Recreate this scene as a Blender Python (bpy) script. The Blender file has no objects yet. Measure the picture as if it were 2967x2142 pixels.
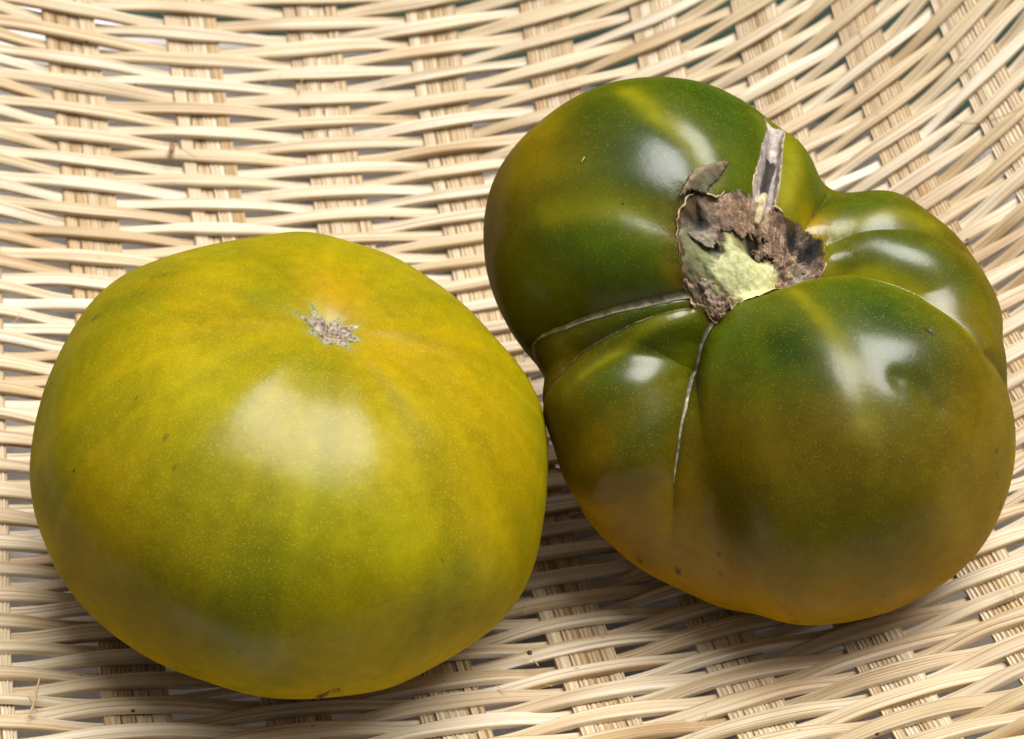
import bpy, math, random
import numpy as np
from mathutils import Vector, Matrix

# ------------------------------------------------------------------ scene, camera, light
scn = bpy.context.scene
COL = scn.collection
random.seed(7)
rng = np.random.default_rng(11)

CAM_ELEV, CAM_DIST, WIDTH_RATIO = math.radians(52), 0.40, 0.4675
cam_data = bpy.data.cameras.new("camera")
cam = bpy.data.objects.new("camera", cam_data)
COL.objects.link(cam)
cam.location = (0, -CAM_DIST * math.cos(CAM_ELEV), CAM_DIST * math.sin(CAM_ELEV))
cam.rotation_euler = (math.radians(90) - CAM_ELEV, 0, 0)
cam_data.sensor_fit = 'HORIZONTAL'
cam_data.sensor_width = 36.0
cam_data.lens = 36.0 / WIDTH_RATIO
cam_data.clip_start = 0.01
cam_data.clip_end = 100.0
cam_data.dof.use_dof = True
cam_data.dof.focus_distance = 0.325
cam_data.dof.aperture_fstop = 36.0
scn.camera = cam

SUN_DIR = Vector((0.27, 0.20, 0.94)).normalized()
sun_el = math.asin(SUN_DIR.z)
sun_az = math.atan2(SUN_DIR.x, SUN_DIR.y)
world = bpy.data.worlds.new("World")
scn.world = world
world.use_nodes = True
wn = world.node_tree
sky = wn.nodes.new("ShaderNodeTexSky")
sky.sky_type = 'NISHITA'
sky.sun_disc = False
sky.sun_elevation = sun_el
sky.sun_rotation = sun_az
sky.dust_density = 10.0
sky.air_density = 0.4
sky.ozone_density = 0.4
bg = wn.nodes["Background"]
wn.links.new(sky.outputs[0], bg.inputs[0])
bg.inputs[1].default_value = 0.05

sun_data = bpy.data.lights.new("sun", 'SUN')
sun = bpy.data.objects.new("sun", sun_data)
COL.objects.link(sun)
sun_data.energy = 3.9
sun_data.angle = math.radians(40)
sun_data.color = (1.0, 0.99, 0.975)
sun.rotation_euler = SUN_DIR.to_track_quat('Z', 'Y').to_euler()

scn.view_settings.view_transform = 'Standard'
scn.view_settings.look = 'None'
scn.view_settings.gamma = 1.0
scn.view_settings.exposure = 0.40
scn.cycles.use_denoising = True
scn.cycles.max_bounces = 8

# ------------------------------------------------------------------ measured shape data
WEAVE = [[ 0.007839, 0.016611, 0.001203,-0.000748, 0.000481, 0.109767, 0.001533, 0.001735,-0.002919,-0.014489, 0.003567, 0.000626,-0.007688,
   0.004681, 0.005681],
 [ 0.00868 ,-0.083026,-0.001456,-0.000904, 0.002124, 0.023605, 0.000402, 0.003559,-0.003128, 0.006027,-0.009094, 0.003654, 0.005603,
  -0.000096, 0.005306]]
YELLOW = dict(center=[-0.0348,-0.0496, 0.0391], scale=0.04016, trim=[-0.0312, 0.0187,-0.0153, 0.0193, 0.0147, 0.0005, 0.0076,-0.0005, 0.0029, 0.0013, 0.0037,-0.0021,-0.0036,-0.0037,-0.0012, 0.0004,-0.0012,-0.0016,
 -0.0024,-0.0005,-0.0017, 0.0006,-0.001 , 0.0008, 0.0001,-0.0002, 0.0009,-0.0002,-0.0003,-0.0004,-0.    , 0.    , 0.0001],
 frame=[[ 0.9605,-0.0386, 0.2756],
 [ 0.    , 0.9904, 0.1386],
 [-0.2783,-0.1331, 0.9512]])
YELLOW_MARKS = {'scar': [(-0.086, 0.164), (-0.068, 0.106), (-0.028, 0.092), (-0.0, 0.073), (0.042, 0.108), (0.07, 0.06), (0.145, 0.062), (0.108, 0.006), (0.149, -0.048), (0.089, -0.051), (0.105, -0.125), (0.058, -0.095), (0.023, -0.082), (-0.021, -0.108), (-0.039, -0.046), (-0.114, -0.038), (-0.075, 0.008), (-0.133, 0.046), (-0.179, 0.075), (-0.095, 0.06)], 'tone': [(0.032, 0.251), (0.223, -0.078), (-0.535, -0.029), (-0.76, -0.338), (-0.305, 0.184), (-0.084, -0.272), (-0.463, -0.185), (-0.846, -0.638), (-0.585, -1.116), (-0.245, -1.22), (-0.116, -1.06), (0.688, -0.97), (0.73, -0.209), (0.912, -0.53), (0.258, -0.625), (-0.462, -0.513), (-1.023, -0.869), (0.396, -1.529), (-0.728, -1.46), (-0.002, -0.852), (0.379, -0.935), (-0.804, 0.362), (0.361, 0.349), (0.574, 0.09), (-0.474, -0.822)], 'spots': [(-0.652, -0.623), (-0.592, -0.753), (-0.786, 0.402), (-0.864, 0.261), (-1.077, 0.246), (1.405, -0.951), (0.144, -1.615), (-0.229, -1.511), (0.599, -0.931), (0.442, -1.045), (-0.094, -0.416), (-0.348, -0.605), (0.144, 0.444), (-0.811, -0.41), (-1.203, -0.258), (-0.36, -1.397), (0.893, -0.989)], 'split': [(0.423, -1.827), (0.461, -1.769), (0.5, -1.732), (0.52, -1.702)], 'ribs': [(-0.004, -0.0), (-0.173, -1.712), (-0.797, -1.462), (0.721, -1.679), (0.942, -1.016), (-1.159, -0.828), (0.926, -0.306)]}
GREEN = dict(center=[ 0.0377,-0.0293, 0.0419], scale=0.04317, trim=[-0.0586,-0.0062,-0.0148,-0.0082, 0.028 , 0.0152,-0.0157, 0.0104,-0.0204,-0.0042, 0.0022,-0.0062, 0.0113, 0.0045,-0.0027, 0.0152,-0.0069, 0.0018,
  0.0015,-0.0001,-0.0082,-0.0034, 0.    ,-0.0006,-0.0008, 0.0043, 0.0036, 0.0005,-0.0016, 0.002 ,-0.0031,-0.0006,-0.0011],
 frame=[[ 0.9992, 0.0008,-0.0402],
 [-0.    , 0.9998, 0.0206],
 [ 0.0402,-0.0206, 0.999 ]])
GREEN_MARKS = {
 'rim': [(-0.385, 0.002), (-0.366, 0.056), (-0.333, 0.093), (-0.303, 0.126), (-0.254, 0.158), (-0.218, 0.156), (-0.189, 0.158), (-0.134, 0.204), (-0.076, 0.244), (-0.005, 0.278), (0.06, 0.308), (0.137, 0.335), (0.175, 0.326), (0.227, 0.315), (0.304, 0.346), (0.36, 0.354), (0.446, 0.323), (0.522, 0.297), (0.549, 0.155), (0.549, 0.03), (0.457, -0.041), (0.331, -0.106), (0.197, -0.177), (-0.016, -0.245), (-0.126, -0.283), (-0.203, -0.329), (-0.272, -0.371), (-0.353, -0.405), (-0.387, -0.356), (-0.393, -0.312), (-0.454, -0.289), (-0.46, -0.205), (-0.429, -0.17), (-0.393, -0.058)],
 'cork': [(-0.38, -0.011), (-0.32, 0.0), (-0.285, -0.012), (-0.231, -0.009), (-0.203, -0.003), (-0.181, 0.045), (-0.153, 0.062), (-0.088, 0.076), (-0.028, 0.115), (0.03, 0.159), (0.099, 0.18), (0.139, 0.183), (0.084, 0.117), (-0.003, 0.064), (0.011, 0.028), (0.101, 0.063), (0.162, 0.05), (0.199, -0.013), (0.198, -0.114), (0.136, -0.21), (-0.018, -0.268), (-0.126, -0.283), (-0.162, -0.248), (-0.294, -0.227), (-0.297, -0.187), (-0.365, -0.19), (-0.423, -0.167), (-0.396, -0.082)],
 'core': [(-0.243, -0.059), (-0.188, -0.014), (-0.151, 0.003), (-0.103, -0.004), (-0.035, 0.002), (0.044, 0.043), (0.144, 0.027), (0.199, 0.006), (0.143, -0.222), (-0.017, -0.256), (-0.1, -0.259), (-0.173, -0.223), (-0.269, -0.173), (-0.255, -0.115)],
 'holes': [(0.006, 0.103), (0.284, 0.287), (0.483, 0.259), (-0.241, -0.006), (-0.303, 0.085), (0.193, 0.257)],
 'g_crack': [(0.085, 0.265), (0.085, 0.406), (0.119, 0.6), (0.146, 0.833), (0.065, 0.838), (-0.009, 0.836)],
 'crackpoly': [(-0.006, 0.262), (0.007, 0.357), (0.048, 0.485), (0.074, 0.592), (0.1, 0.695), (0.097, 0.839), (0.04, 0.841), (0.0, 0.837), (0.07, 0.838), (0.138, 0.833), (0.202, 0.821), (0.178, 0.649), (0.167, 0.536), (0.154, 0.426), (0.134, 0.322), (0.087, 0.202), (0.029, 0.17)],
 'crackhole': [(0.118, 0.58), (0.091, 0.478), (0.072, 0.403)],
 'seed': [(0.013, 0.186), (0.031, 0.264), (0.059, 0.354), (0.083, 0.416)],
 'g_notch': [(0.378, 0.352), (0.414, 0.442), (0.478, 0.571), (0.548, 0.753)],
 'g_cd': [(0.558, 0.282), (0.665, 0.305), (0.824, 0.301), (1.005, 0.327), (1.156, 0.304)],
 'g_e': [(-0.329, -0.388), (-0.21, -0.292), (0.05, -0.186), (0.319, -0.032), (0.543, 0.033), (0.709, 0.063), (0.854, -0.017), (1.008, -0.097), (1.098, -0.234), (1.189, -0.383), (1.426, -0.389)],
 'g_s1': [(-0.375, -0.4), (-0.506, -0.559), (-0.614, -0.793), (-0.613, -0.998), (-0.647, -1.183), (-0.701, -1.378), (-0.708, -1.612)],
 'g_s2': [(-0.449, -0.241), (-0.59, -0.257), (-0.723, -0.265), (-0.908, -0.254), (-1.097, -0.226), (-1.52, -0.061)],
 'g_s3': [(-0.478, -0.308), (-0.679, -0.334), (-0.897, -0.36), (-1.121, -0.373), (-1.307, -0.44), (-1.423, -0.476)],
 'y1': [(-0.436, 0.584), (-0.359, 0.442), (-0.251, 0.338), (-0.208, 0.239)],
 'y2': [(-0.806, 0.124), (-0.571, 0.085), (-0.396, 0.003)],
 'y3': [(0.281, -0.247), (0.381, -0.518), (0.447, -0.703), (0.493, -0.921)],
 'y4': [(-1.06, -0.539), (-0.793, -0.418), (-0.481, -0.342)],
 'y5': [(0.195, 0.371), (0.238, 0.562), (0.192, 0.706)],
 'y6': [(0.576, 0.071), (0.791, 0.04), (0.997, -0.097), (1.078, -0.33)],
 'y7': [(0.578, 0.345), (0.759, 0.377), (0.988, 0.379)],
 'green': [(-0.556, 0.454), (-0.169, 0.638), (-0.339, 0.292), (-0.719, -0.163), (-1.057, -0.066), (0.15, -0.664), (0.656, -0.36), (0.686, -0.647), (-0.885, -0.63), (-0.762, -1.007), (0.699, 0.474), (0.884, 0.111), (1.107, 0.014), (-0.432, 0.164), (-0.674, -0.018), (0.575, -0.225), (-0.202, -0.547), (-0.036, 0.541), (-0.1, 0.296)],
 'russet': [(-1.024, 0.161), (-0.756, 0.457), (-0.664, -1.554), (-0.123, -1.312), (1.064, -1.153), (0.04, -1.883), (0.596, -1.716), (-1.055, -1.513), (1.09, -0.783), (-0.476, -0.178), (0.43, 0.383), (-1.094, -0.94), (0.998, -1.485), (0.346, -1.198), (0.248, -1.432), (0.594, -1.293), (-0.155, -1.464)],
 'spots': [(-1.081, -1.707), (-0.727, -1.836), (-0.341, -1.744), (-0.328, -1.845), (0.839, -0.451), (-0.153, 0.622), (-0.114, 0.645), (1.178, -0.838), (1.198, -0.923), (1.331, -1.009), (0.248, -1.937), (-0.637, 0.265), (-0.56, 0.091), (-0.144, -0.987), (0.498, -0.628)],
 'flap': [(-0.33, 0.092), (-0.301, 0.132), (-0.254, 0.205), (-0.213, 0.24), (-0.112, 0.295), (-0.165, 0.225), (-0.211, 0.175), (-0.225, 0.142), (-0.284, 0.13)],
 'dent': [(0.756, -0.742), (0.653, -0.735), (0.823, -0.803), (0.839, -0.451)],
}
AXIS_YELLOW = [0.1961,0.1534,0.9685]

# ------------------------------------------------------------------ helpers
def mesh_from(name, verts, faces, mat=None, colors=None, uvs=None, smooth=True, sharp=None):
    me = bpy.data.meshes.new(name)
    verts = np.asarray(verts, dtype=np.float64)
    me.from_pydata(verts.tolist(), [], [list(map(int, f)) for f in faces] if not isinstance(faces, np.ndarray) else faces.tolist())
    if smooth:
        me.polygons.foreach_set("use_smooth", np.ones(len(me.polygons), dtype=bool))
    if colors is not None:
        at = me.color_attributes.new("skin", 'FLOAT_COLOR', 'POINT')
        c = np.ones((len(verts), 4)); c[:, :colors.shape[1]] = colors
        at.data.foreach_set("color", c.ravel())
    if uvs is not None:
        ul = me.uv_layers.new(name="UVMap")
        li = np.empty(len(me.loops), dtype=np.int32)
        me.loops.foreach_get("vertex_index", li)
        ul.data.foreach_set("uv", np.asarray(uvs)[li].ravel())
    if sharp:
        me.set_sharp_from_angle(angle=sharp)
    if mat:
        me.materials.append(mat)
    me.update()
    return me

def obj(name, me, parent=None, loc=None):
    o = bpy.data.objects.new(name, me)
    COL.objects.link(o)
    if parent is not None:
        o.parent = parent
    if loc is not None:
        o.location = loc
    return o

def thing(o, label, cat, group=None):
    o['label'] = label
    o['category'] = cat
    if group:
        o['group'] = group
    return o

def empty(name, loc=(0, 0, 0)):
    o = bpy.data.objects.new(name, None)
    o.empty_display_size = 0.01
    COL.objects.link(o)
    o.location = loc
    return o

def smooth01(x, a, b):
    t = np.clip((x - a) / (b - a), 0, 1)
    return t * t * (3 - 2 * t)

def wobble(p, seed, octaves=4, base=1.0):
    """cheap smooth 3-D noise: sums of sines in random directions, about -1..1"""
    g = np.random.default_rng(seed)
    out = np.zeros(p.shape[:-1]); amp = 1.0; f = base; tot = 0
    for _ in range(octaves):
        for _ in range(9):
            k = g.normal(size=p.shape[-1]) * f
            out = out + amp * np.sin(p @ k + g.uniform(0, 6.283)) / 3.0
        tot += amp; amp *= 0.55; f *= 2.1
    return out / tot

class Nodes:
    def __init__(self, name):
        self.m = bpy.data.materials.new(name)
        self.m.use_nodes = True
        self.t = self.m.node_tree
        self.b = self.t.nodes["Principled BSDF"]
    def n(self, kind, **kw):
        nd = self.t.nodes.new(kind)
        for k, v in kw.items():
            if k.startswith("i_"):
                nd.inputs[k[2:].replace("_", " ")].default_value = v
            else:
                setattr(nd, k, v)
        return nd
    def l(self, a, b):
        self.t.links.new(a, b)
    def math(self, op, a, b=0.0, clamp=False):
        nd = self.n("ShaderNodeMath", operation=op, use_clamp=clamp)
        for i, v in enumerate((a, b)):
            if hasattr(v, "is_linked") or hasattr(v, "links"):
                self.l(v, nd.inputs[i])
            else:
                nd.inputs[i].default_value = v
        return nd.outputs[0]
    def mix(self, fac, a, b, blend='MIX'):
        nd = self.n("ShaderNodeMix", data_type='RGBA', blend_type=blend)
        for s, v in ((nd.inputs[0], fac), (nd.inputs[6], a), (nd.inputs[7], b)):
            if hasattr(v, "links"):
                self.l(v, s)
            else:
                s.default_value = v if not isinstance(v, tuple) or len(v) == 4 else (*v, 1)
        return nd.outputs[2]
    def ramp(self, fac, stops):
        nd = self.n("ShaderNodeValToRGB")
        el = nd.color_ramp.elements
        while len(el) < len(stops):
            el.new(0.5)
        for e, (p, c) in zip(el, stops):
            e.position = p
            e.color = (*c, 1) if len(c) == 3 else c
        self.l(fac, nd.inputs[0])
        return nd.outputs[0]

# ------------------------------------------------------------------ materials
def cane_material(name, light, mid, dark, rough=0.5):
    N = Nodes(name)
    uv = N.n("ShaderNodeUVMap", uv_map="UVMap")
    info = N.n("ShaderNodeObjectInfo")
    sep = N.n("ShaderNodeSeparateXYZ")
    N.l(uv.outputs[0], sep.inputs[0])
    rnd = N.math('MULTIPLY', info.outputs['Random'], 37.0)
    def coords(su, sv):
        c = N.n("ShaderNodeCombineXYZ")
        N.l(N.math('MULTIPLY', sep.outputs[0], su), c.inputs[0])
        N.l(N.math('MULTIPLY', sep.outputs[1], sv), c.inputs[1])
        N.l(rnd, c.inputs[2])
        return c.outputs[0]
    fine = N.n("ShaderNodeTexNoise", i_Scale=1.0, i_Detail=3.0, i_Roughness=0.6)
    N.l(coords(8.5, 13.0), fine.inputs['Vector'])
    broad = N.n("ShaderNodeTexNoise", i_Scale=1.0, i_Detail=2.0)
    N.l(coords(2.6, 12.0), broad.inputs['Vector'])
    along = N.n("ShaderNodeTexNoise", i_Scale=1.0, i_Detail=2.0)
    N.l(coords(0.4, 30.0), along.inputs['Vector'])
    g1 = N.ramp(fine.outputs[0], [(0.36, dark), (0.47, mid), (0.59, light)])
    g2 = N.ramp(broad.outputs[0], [(0.38, mid), (0.54, light)])
    colr = N.mix(0.32, g1, g2)
    tint = N.ramp(info.outputs['Random'], [(0.0, (0.74, 0.61, 0.44)), (0.22, (0.98, 0.95, 0.91)), (0.45, (0.84, 0.73, 0.57)), (0.7, (1.0, 0.98, 0.96)), (0.88, (0.78, 0.66, 0.50)), (1.0, (0.95, 0.90, 0.83))])
    colr = N.mix(1.0, colr, tint, 'MULTIPLY')
    al = N.ramp(along.outputs[0], [(0.30, (0.68, 0.54, 0.38)), (0.48, (1, 1, 1))])
    colr = N.mix(0.7, colr, al, 'MULTIPLY')
    # little dark specks and nodes
    vor = N.n("ShaderNodeTexVoronoi", i_Scale=1.0)
    N.l(coords(3.0, 230.0), vor.inputs['Vector'])
    sepc = N.n("ShaderNodeSeparateColor")
    N.l(vor.outputs['Color'], sepc.inputs[0])
    pick = N.math('GREATER_THAN', sepc.outputs[0], 0.90)
    near = N.math('LESS_THAN', vor.outputs['Distance'], 0.10)
    colr = N.mix(N.math('MULTIPLY', pick, near), colr, (0.10, 0.055, 0.03))
    N.l(colr, N.b.inputs['Base Color'])
    N.b.inputs['Roughness'].default_value = rough
    N.b.inputs['Specular IOR Level'].default_value = 0.45
    bmp = N.n("ShaderNodeBump", i_Strength=0.6, i_Distance=0.0003)
    N.l(fine.outputs[0], bmp.inputs['Height'])
    N.l(bmp.outputs[0], N.b.inputs['Normal'])
    return N.m

def skin_material(name, speck, speck_amount, rough, vari, gloss, fine, thin):
    N = Nodes(name)
    at = N.n("ShaderNodeAttribute", attribute_name="skin")
    tc = N.n("ShaderNodeTexCoord")
    n1 = N.n("ShaderNodeTexNoise", i_Scale=70.0, i_Detail=5.0, i_Roughness=0.62)
    N.l(tc.outputs['Object'], n1.inputs['Vector'])
    f = N.ramp(n1.outputs[0], [(0.30, (1 - vari, 1 - vari * 0.8, 1 - vari)), (0.5, (1, 1, 1)), (0.72, (1 + vari, 1 + vari * 0.9, 1.0))])
    c = N.mix(1.0, at.outputs['Color'], f, 'MULTIPLY')
    n2 = N.n("ShaderNodeTexNoise", i_Scale=420.0, i_Detail=3.0, i_Roughness=0.6)
    N.l(tc.outputs['Object'], n2.inputs['Vector'])
    f2 = N.ramp(n2.outputs[0], [(0.32, (0.88, 0.88, 0.85)), (0.68, (1.10, 1.10, 1.05))])
    c = N.mix(0.8, c, f2, 'MULTIPLY')
    # golden pin-point specks in the skin
    vor = N.n("ShaderNodeTexVoronoi", i_Scale=fine)
    N.l(tc.outputs['Object'], vor.inputs['Vector'])
    sc = N.n("ShaderNodeSeparateColor")
    N.l(vor.outputs['Color'], sc.inputs[0])
    n3 = N.n("ShaderNodeTexNoise", i_Scale=38.0, i_Detail=3.0)
    N.l(tc.outputs['Object'], n3.inputs['Vector'])
    dens = N.math('ADD', N.math('MULTIPLY', n3.outputs[0], -1.1), thin)
    pick = N.math('GREATER_THAN', sc.outputs[0], dens)
    near = N.math('LESS_THAN', vor.outputs['Distance'], 0.30)
    amt = N.math('MULTIPLY', N.math('MULTIPLY', N.math('MULTIPLY', pick, near), speck_amount), N.math('ADD', sc.outputs[1], 0.25))
    c = N.mix(amt, c, speck)
    # tiny dark pores
    vor2 = N.n("ShaderNodeTexVoronoi", i_Scale=330.0)
    N.l(tc.outputs['Object'], vor2.inputs['Vector'])
    sc2 = N.n("ShaderNodeSeparateColor")
    N.l(vor2.outputs['Color'], sc2.inputs[0])
    p2 = N.math('MULTIPLY', N.math('GREATER_THAN', sc2.outputs[0], 0.982), N.math('LESS_THAN', vor2.outputs['Distance'], 0.10))
    c = N.mix(N.math('MULTIPLY', p2, 0.75), c, (0.035, 0.025, 0.008))
    N.l(c, N.b.inputs['Base Color'])
    N.b.inputs['Roughness'].default_value = rough
    N.b.inputs['Specular IOR Level'].default_value = 0.0
    gl = N.n("ShaderNodeBsdfGlossy", i_Roughness=rough)
    lw = N.n("ShaderNodeLayerWeight", i_Blend=0.5)
    gr = N.math('ADD', N.math('MULTIPLY', N.math('POWER', lw.outputs['Facing'], 5.0), 0.045), gloss)
    mx = N.n("ShaderNodeMixShader")
    N.l(gr, mx.inputs[0]); N.l(N.b.outputs[0], mx.inputs[1]); N.l(gl.outputs[0], mx.inputs[2])
    N.l(mx.outputs[0], N.t.nodes["Material Output"].inputs[0])
    N.b.inputs['Subsurface Weight'].default_value = 0.25
    N.b.inputs['Subsurface Radius'].default_value = (1.0, 0.8, 0.2)
    N.b.inputs['Subsurface Scale'].default_value = 0.004
    bmp = N.n("ShaderNodeBump", i_Strength=0.10, i_Distance=0.0004)
    N.l(n2.outputs[0], bmp.inputs['Height'])
    N.l(bmp.outputs[0], N.b.inputs['Normal'])
    N.l(bmp.outputs[0], gl.inputs['Normal'])
    return N.m

def cork_material(name, rough=0.85, strength=0.8, con=1.0):
    N = Nodes(name)
    at = N.n("ShaderNodeAttribute", attribute_name="skin")
    tc = N.n("ShaderNodeTexCoord")
    n1 = N.n("ShaderNodeTexNoise", i_Scale=650.0, i_Detail=6.0, i_Roughness=0.68)
    N.l(tc.outputs['Object'], n1.inputs['Vector'])
    f = N.ramp(n1.outputs[0], [(0.28, (1 - .58 * con, 1 - .62 * con, 1 - .64 * con)), (0.5, (1, 1, 1)), (0.74, (1 + .6 * con, 1 + .5 * con, 1 + .4 * con))])
    N.l(N.mix(1.0, at.outputs['Color'], f, 'MULTIPLY'), N.b.inputs['Base Color'])
    N.b.inputs['Roughness'].default_value = rough
    bmp = N.n("ShaderNodeBump", i_Strength=strength, i_Distance=0.0009)
    N.l(n1.outputs[0], bmp.inputs['Height'])
    N.l(bmp.outputs[0], N.b.inputs['Normal'])
    return N.m

def plain_material(name, color, rough=0.7, scale=400.0, vary=0.3):
    N = Nodes(name)
    tc = N.n("ShaderNodeTexCoord")
    n1 = N.n("ShaderNodeTexNoise", i_Scale=scale, i_Detail=4.0)
    N.l(tc.outputs['Object'], n1.inputs['Vector'])
    a = tuple(x * (1 - vary) for x in color); b = tuple(min(1, x * (1 + vary)) for x in color)
    N.l(N.ramp(n1.outputs[0], [(0.3, a), (0.7, b)]), N.b.inputs['Base Color'])
    N.b.inputs['Roughness'].default_value = rough
    return N.m

M_WEAVER = cane_material("pale_split_cane", (0.70, 0.655, 0.545), (0.53, 0.445, 0.285), (0.255, 0.165, 0.075), 0.5)
M_STAKE = cane_material("stake_splint", (0.68, 0.615, 0.48), (0.54, 0.445, 0.295), (0.27, 0.18, 0.09), 0.6)
M_YELLOW = skin_material("yellow_green_skin", (0.66, 0.56, 0.05), 0.36, 0.29, 0.11, 0.022, 4000.0, 1.08)
M_GREEN = skin_material("olive_green_skin", (0.42, 0.34, 0.035), 0.26, 0.26, 0.15, 0.038, 3400.0, 1.20)
M_CORK = cork_material("brown_cork")
M_CORE = cork_material("pale_core_flesh", 0.55, 0.35, 0.35)
M_SCAR = cork_material("grey_scar", 0.7, 0.45)

# ------------------------------------------------------------------ setting
def tabletop():
    N = Nodes("white_table_paint")
    tc = N.n("ShaderNodeTexCoord")
    n1 = N.n("ShaderNodeTexNoise", i_Scale=9.0, i_Detail=5.0)
    N.l(tc.outputs['Object'], n1.inputs['Vector'])
    N.l(N.ramp(n1.outputs[0], [(0.3, (0.80, 0.79, 0.78)), (0.7, (0.86, 0.85, 0.84))]), N.b.inputs['Base Color'])
    N.b.inputs['Roughness'].default_value = 0.45
    top, th, bev = -0.0065, 0.022, 0.003
    far = lambda x: 0.085 - 0.22 * x
    xs = (-0.20, 0.20)
    ring = [(xs[0], -0.165), (xs[1], -0.165), (xs[1], far(xs[1])), (xs[0], far(xs[0]))]
    cx, cy = 0.0, -0.05
    def inset(d):
        out = []
        for x, y in ring:
            out.append((x - math.copysign(d, x - cx), y - math.copysign(d, y - cy)))
        return out
    V, F = [], []
    for d, z in ((bev, top), (bev * 0.3, top - bev * 0.3), (0, top - bev), (0, top - th + bev), (bev, top - th)):
        V += [(x, y, z) for x, y in inset(d)]
    F.append([0, 1, 2, 3])
    for r in range(4):
        for i in range(4):
            j = (i + 1) % 4
            F.append([r * 4 + i, (r + 1) * 4 + i, (r + 1) * 4 + j, r * 4 + j])
    F.append([19, 18, 17, 16])
    o = obj("tabletop", mesh_from("tabletop", V, F, N.m, smooth=False))
    o['kind'] = 'structure'

def lawn():
    N = Nodes("lawn_green")
    tc = N.n("ShaderNodeTexCoord")
    n1 = N.n("ShaderNodeTexNoise", i_Scale=14.0, i_Detail=6.0, i_Roughness=0.7)
    N.l(tc.outputs['Object'], n1.inputs['Vector'])
    N.l(N.ramp(n1.outputs[0], [(0.3, (0.002, 0.012, 0.008)), (0.55, (0.005, 0.028, 0.017)), (0.75, (0.010, 0.042, 0.026))]), N.b.inputs['Base Color'])
    N.b.inputs['Roughness'].default_value = 0.9
    n = 48
    g = np.linspace(-1, 1, n); g = np.sign(g) * np.abs(g) ** 2.2 * 40
    X, Y = np.meshgrid(g, g)
    Z = -0.72 + 0.012 * np.sin(X * 3.1) * np.cos(Y * 2.7)
    V = np.stack([X, Y, Z], -1).reshape(-1, 3)
    i = np.arange(n - 1)
    a = (i[:, None] * n + i[None]).ravel()
    F = np.stack([a, a + 1, a + n + 1, a + n], -1)
    o = obj("lawn", mesh_from("lawn", V, F, N.m))
    o['kind'] = 'structure'

tabletop()
lawn()

# ------------------------------------------------------------------ basket
BOWL_X, BOWL_Y = 1.85, 2.05
def bowl_z(x, y):
    return BOWL_X * x * x + BOWL_Y * y * y

def bowl_plan(k, r):
    """plan position of stake k and weaver row r: the weave spreads from a centre beyond the far side"""
    s = (k - 4.5) / 5.0; q = (r - 30) / 32.0
    x = 0.0 * s * q; y = 0.0 * s * q; c = 0
    for i in range(5):
        for j in range(5 - i):
            t = s ** i * q ** j
            x = x + WEAVE[0][c] * t; y = y + WEAVE[1][c] * t; c += 1
    return x, y

def bowl_frame(k, r):
    x, y = bowl_plan(k, r)
    P = np.stack([x, y, bowl_z(x, y)], -1)
    n = np.stack([-2 * BOWL_X * x, -2 * BOWL_Y * y, np.ones_like(x)], -1)
    n /= np.linalg.norm(n, axis=-1, keepdims=True)
    return P, n

def sweep(P, Nn, prof, widths, heights, uv_len, roll=None):
    """sweep a closed profile (w, h pairs) along P with normals Nn"""
    T = np.gradient(P, axis=0)
    T /= np.linalg.norm(T, axis=1, keepdims=True)
    B = np.cross(Nn, T); B /= np.linalg.norm(B, axis=1, keepdims=True)
    Nn = np.cross(T, B)
    if roll is not None:
        cr, sr = np.cos(roll)[:, None], np.sin(roll)[:, None]
        B, Nn = B * cr + Nn * sr, Nn * cr - B * sr
    m, n = len(P), len(prof)
    V = P[:, None, :] + B[:, None, :] * (prof[None, :, 0:1] * widths[:, None, None]) + Nn[:, None, :] * (prof[None, :, 1:2] * heights[:, None, None])
    L = np.concatenate([[0], np.cumsum(np.linalg.norm(np.diff(P, axis=0), axis=1))])
    U = np.stack([np.broadcast_to(prof[None, :, 0] + 0.5, (m, n)), np.broadcast_to(L[:, None], (m, n))], -1)
    i = np.arange(m - 1)[:, None] * n; j = np.arange(n)[None]; jn = (np.arange(n)[None] + 1) % n
    F = np.stack([i + j, i + jn, i + n + jn, i + n + j], -1).reshape(-1, 4).tolist()
    F.append(list(range(n))[::-1]); F.append([(m - 1) * n + q for q in range(n)])
    return V.reshape(-1, 3), F, U.reshape(-1, 2)

basket = empty("basket", (0, 0, 0))
thing(basket, "round shallow basket of pale split cane woven over wide flat stakes", "basket")
W_TH, S_TH = 0.0012, 0.0011
AMP = (W_TH + S_TH) / 2

def weave_phase(k, r_even):
    c = -np.cos(math.pi * k) * (1 if r_even else -1)
    return np.tanh(0.95 * c) / math.tanh(0.95)

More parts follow.
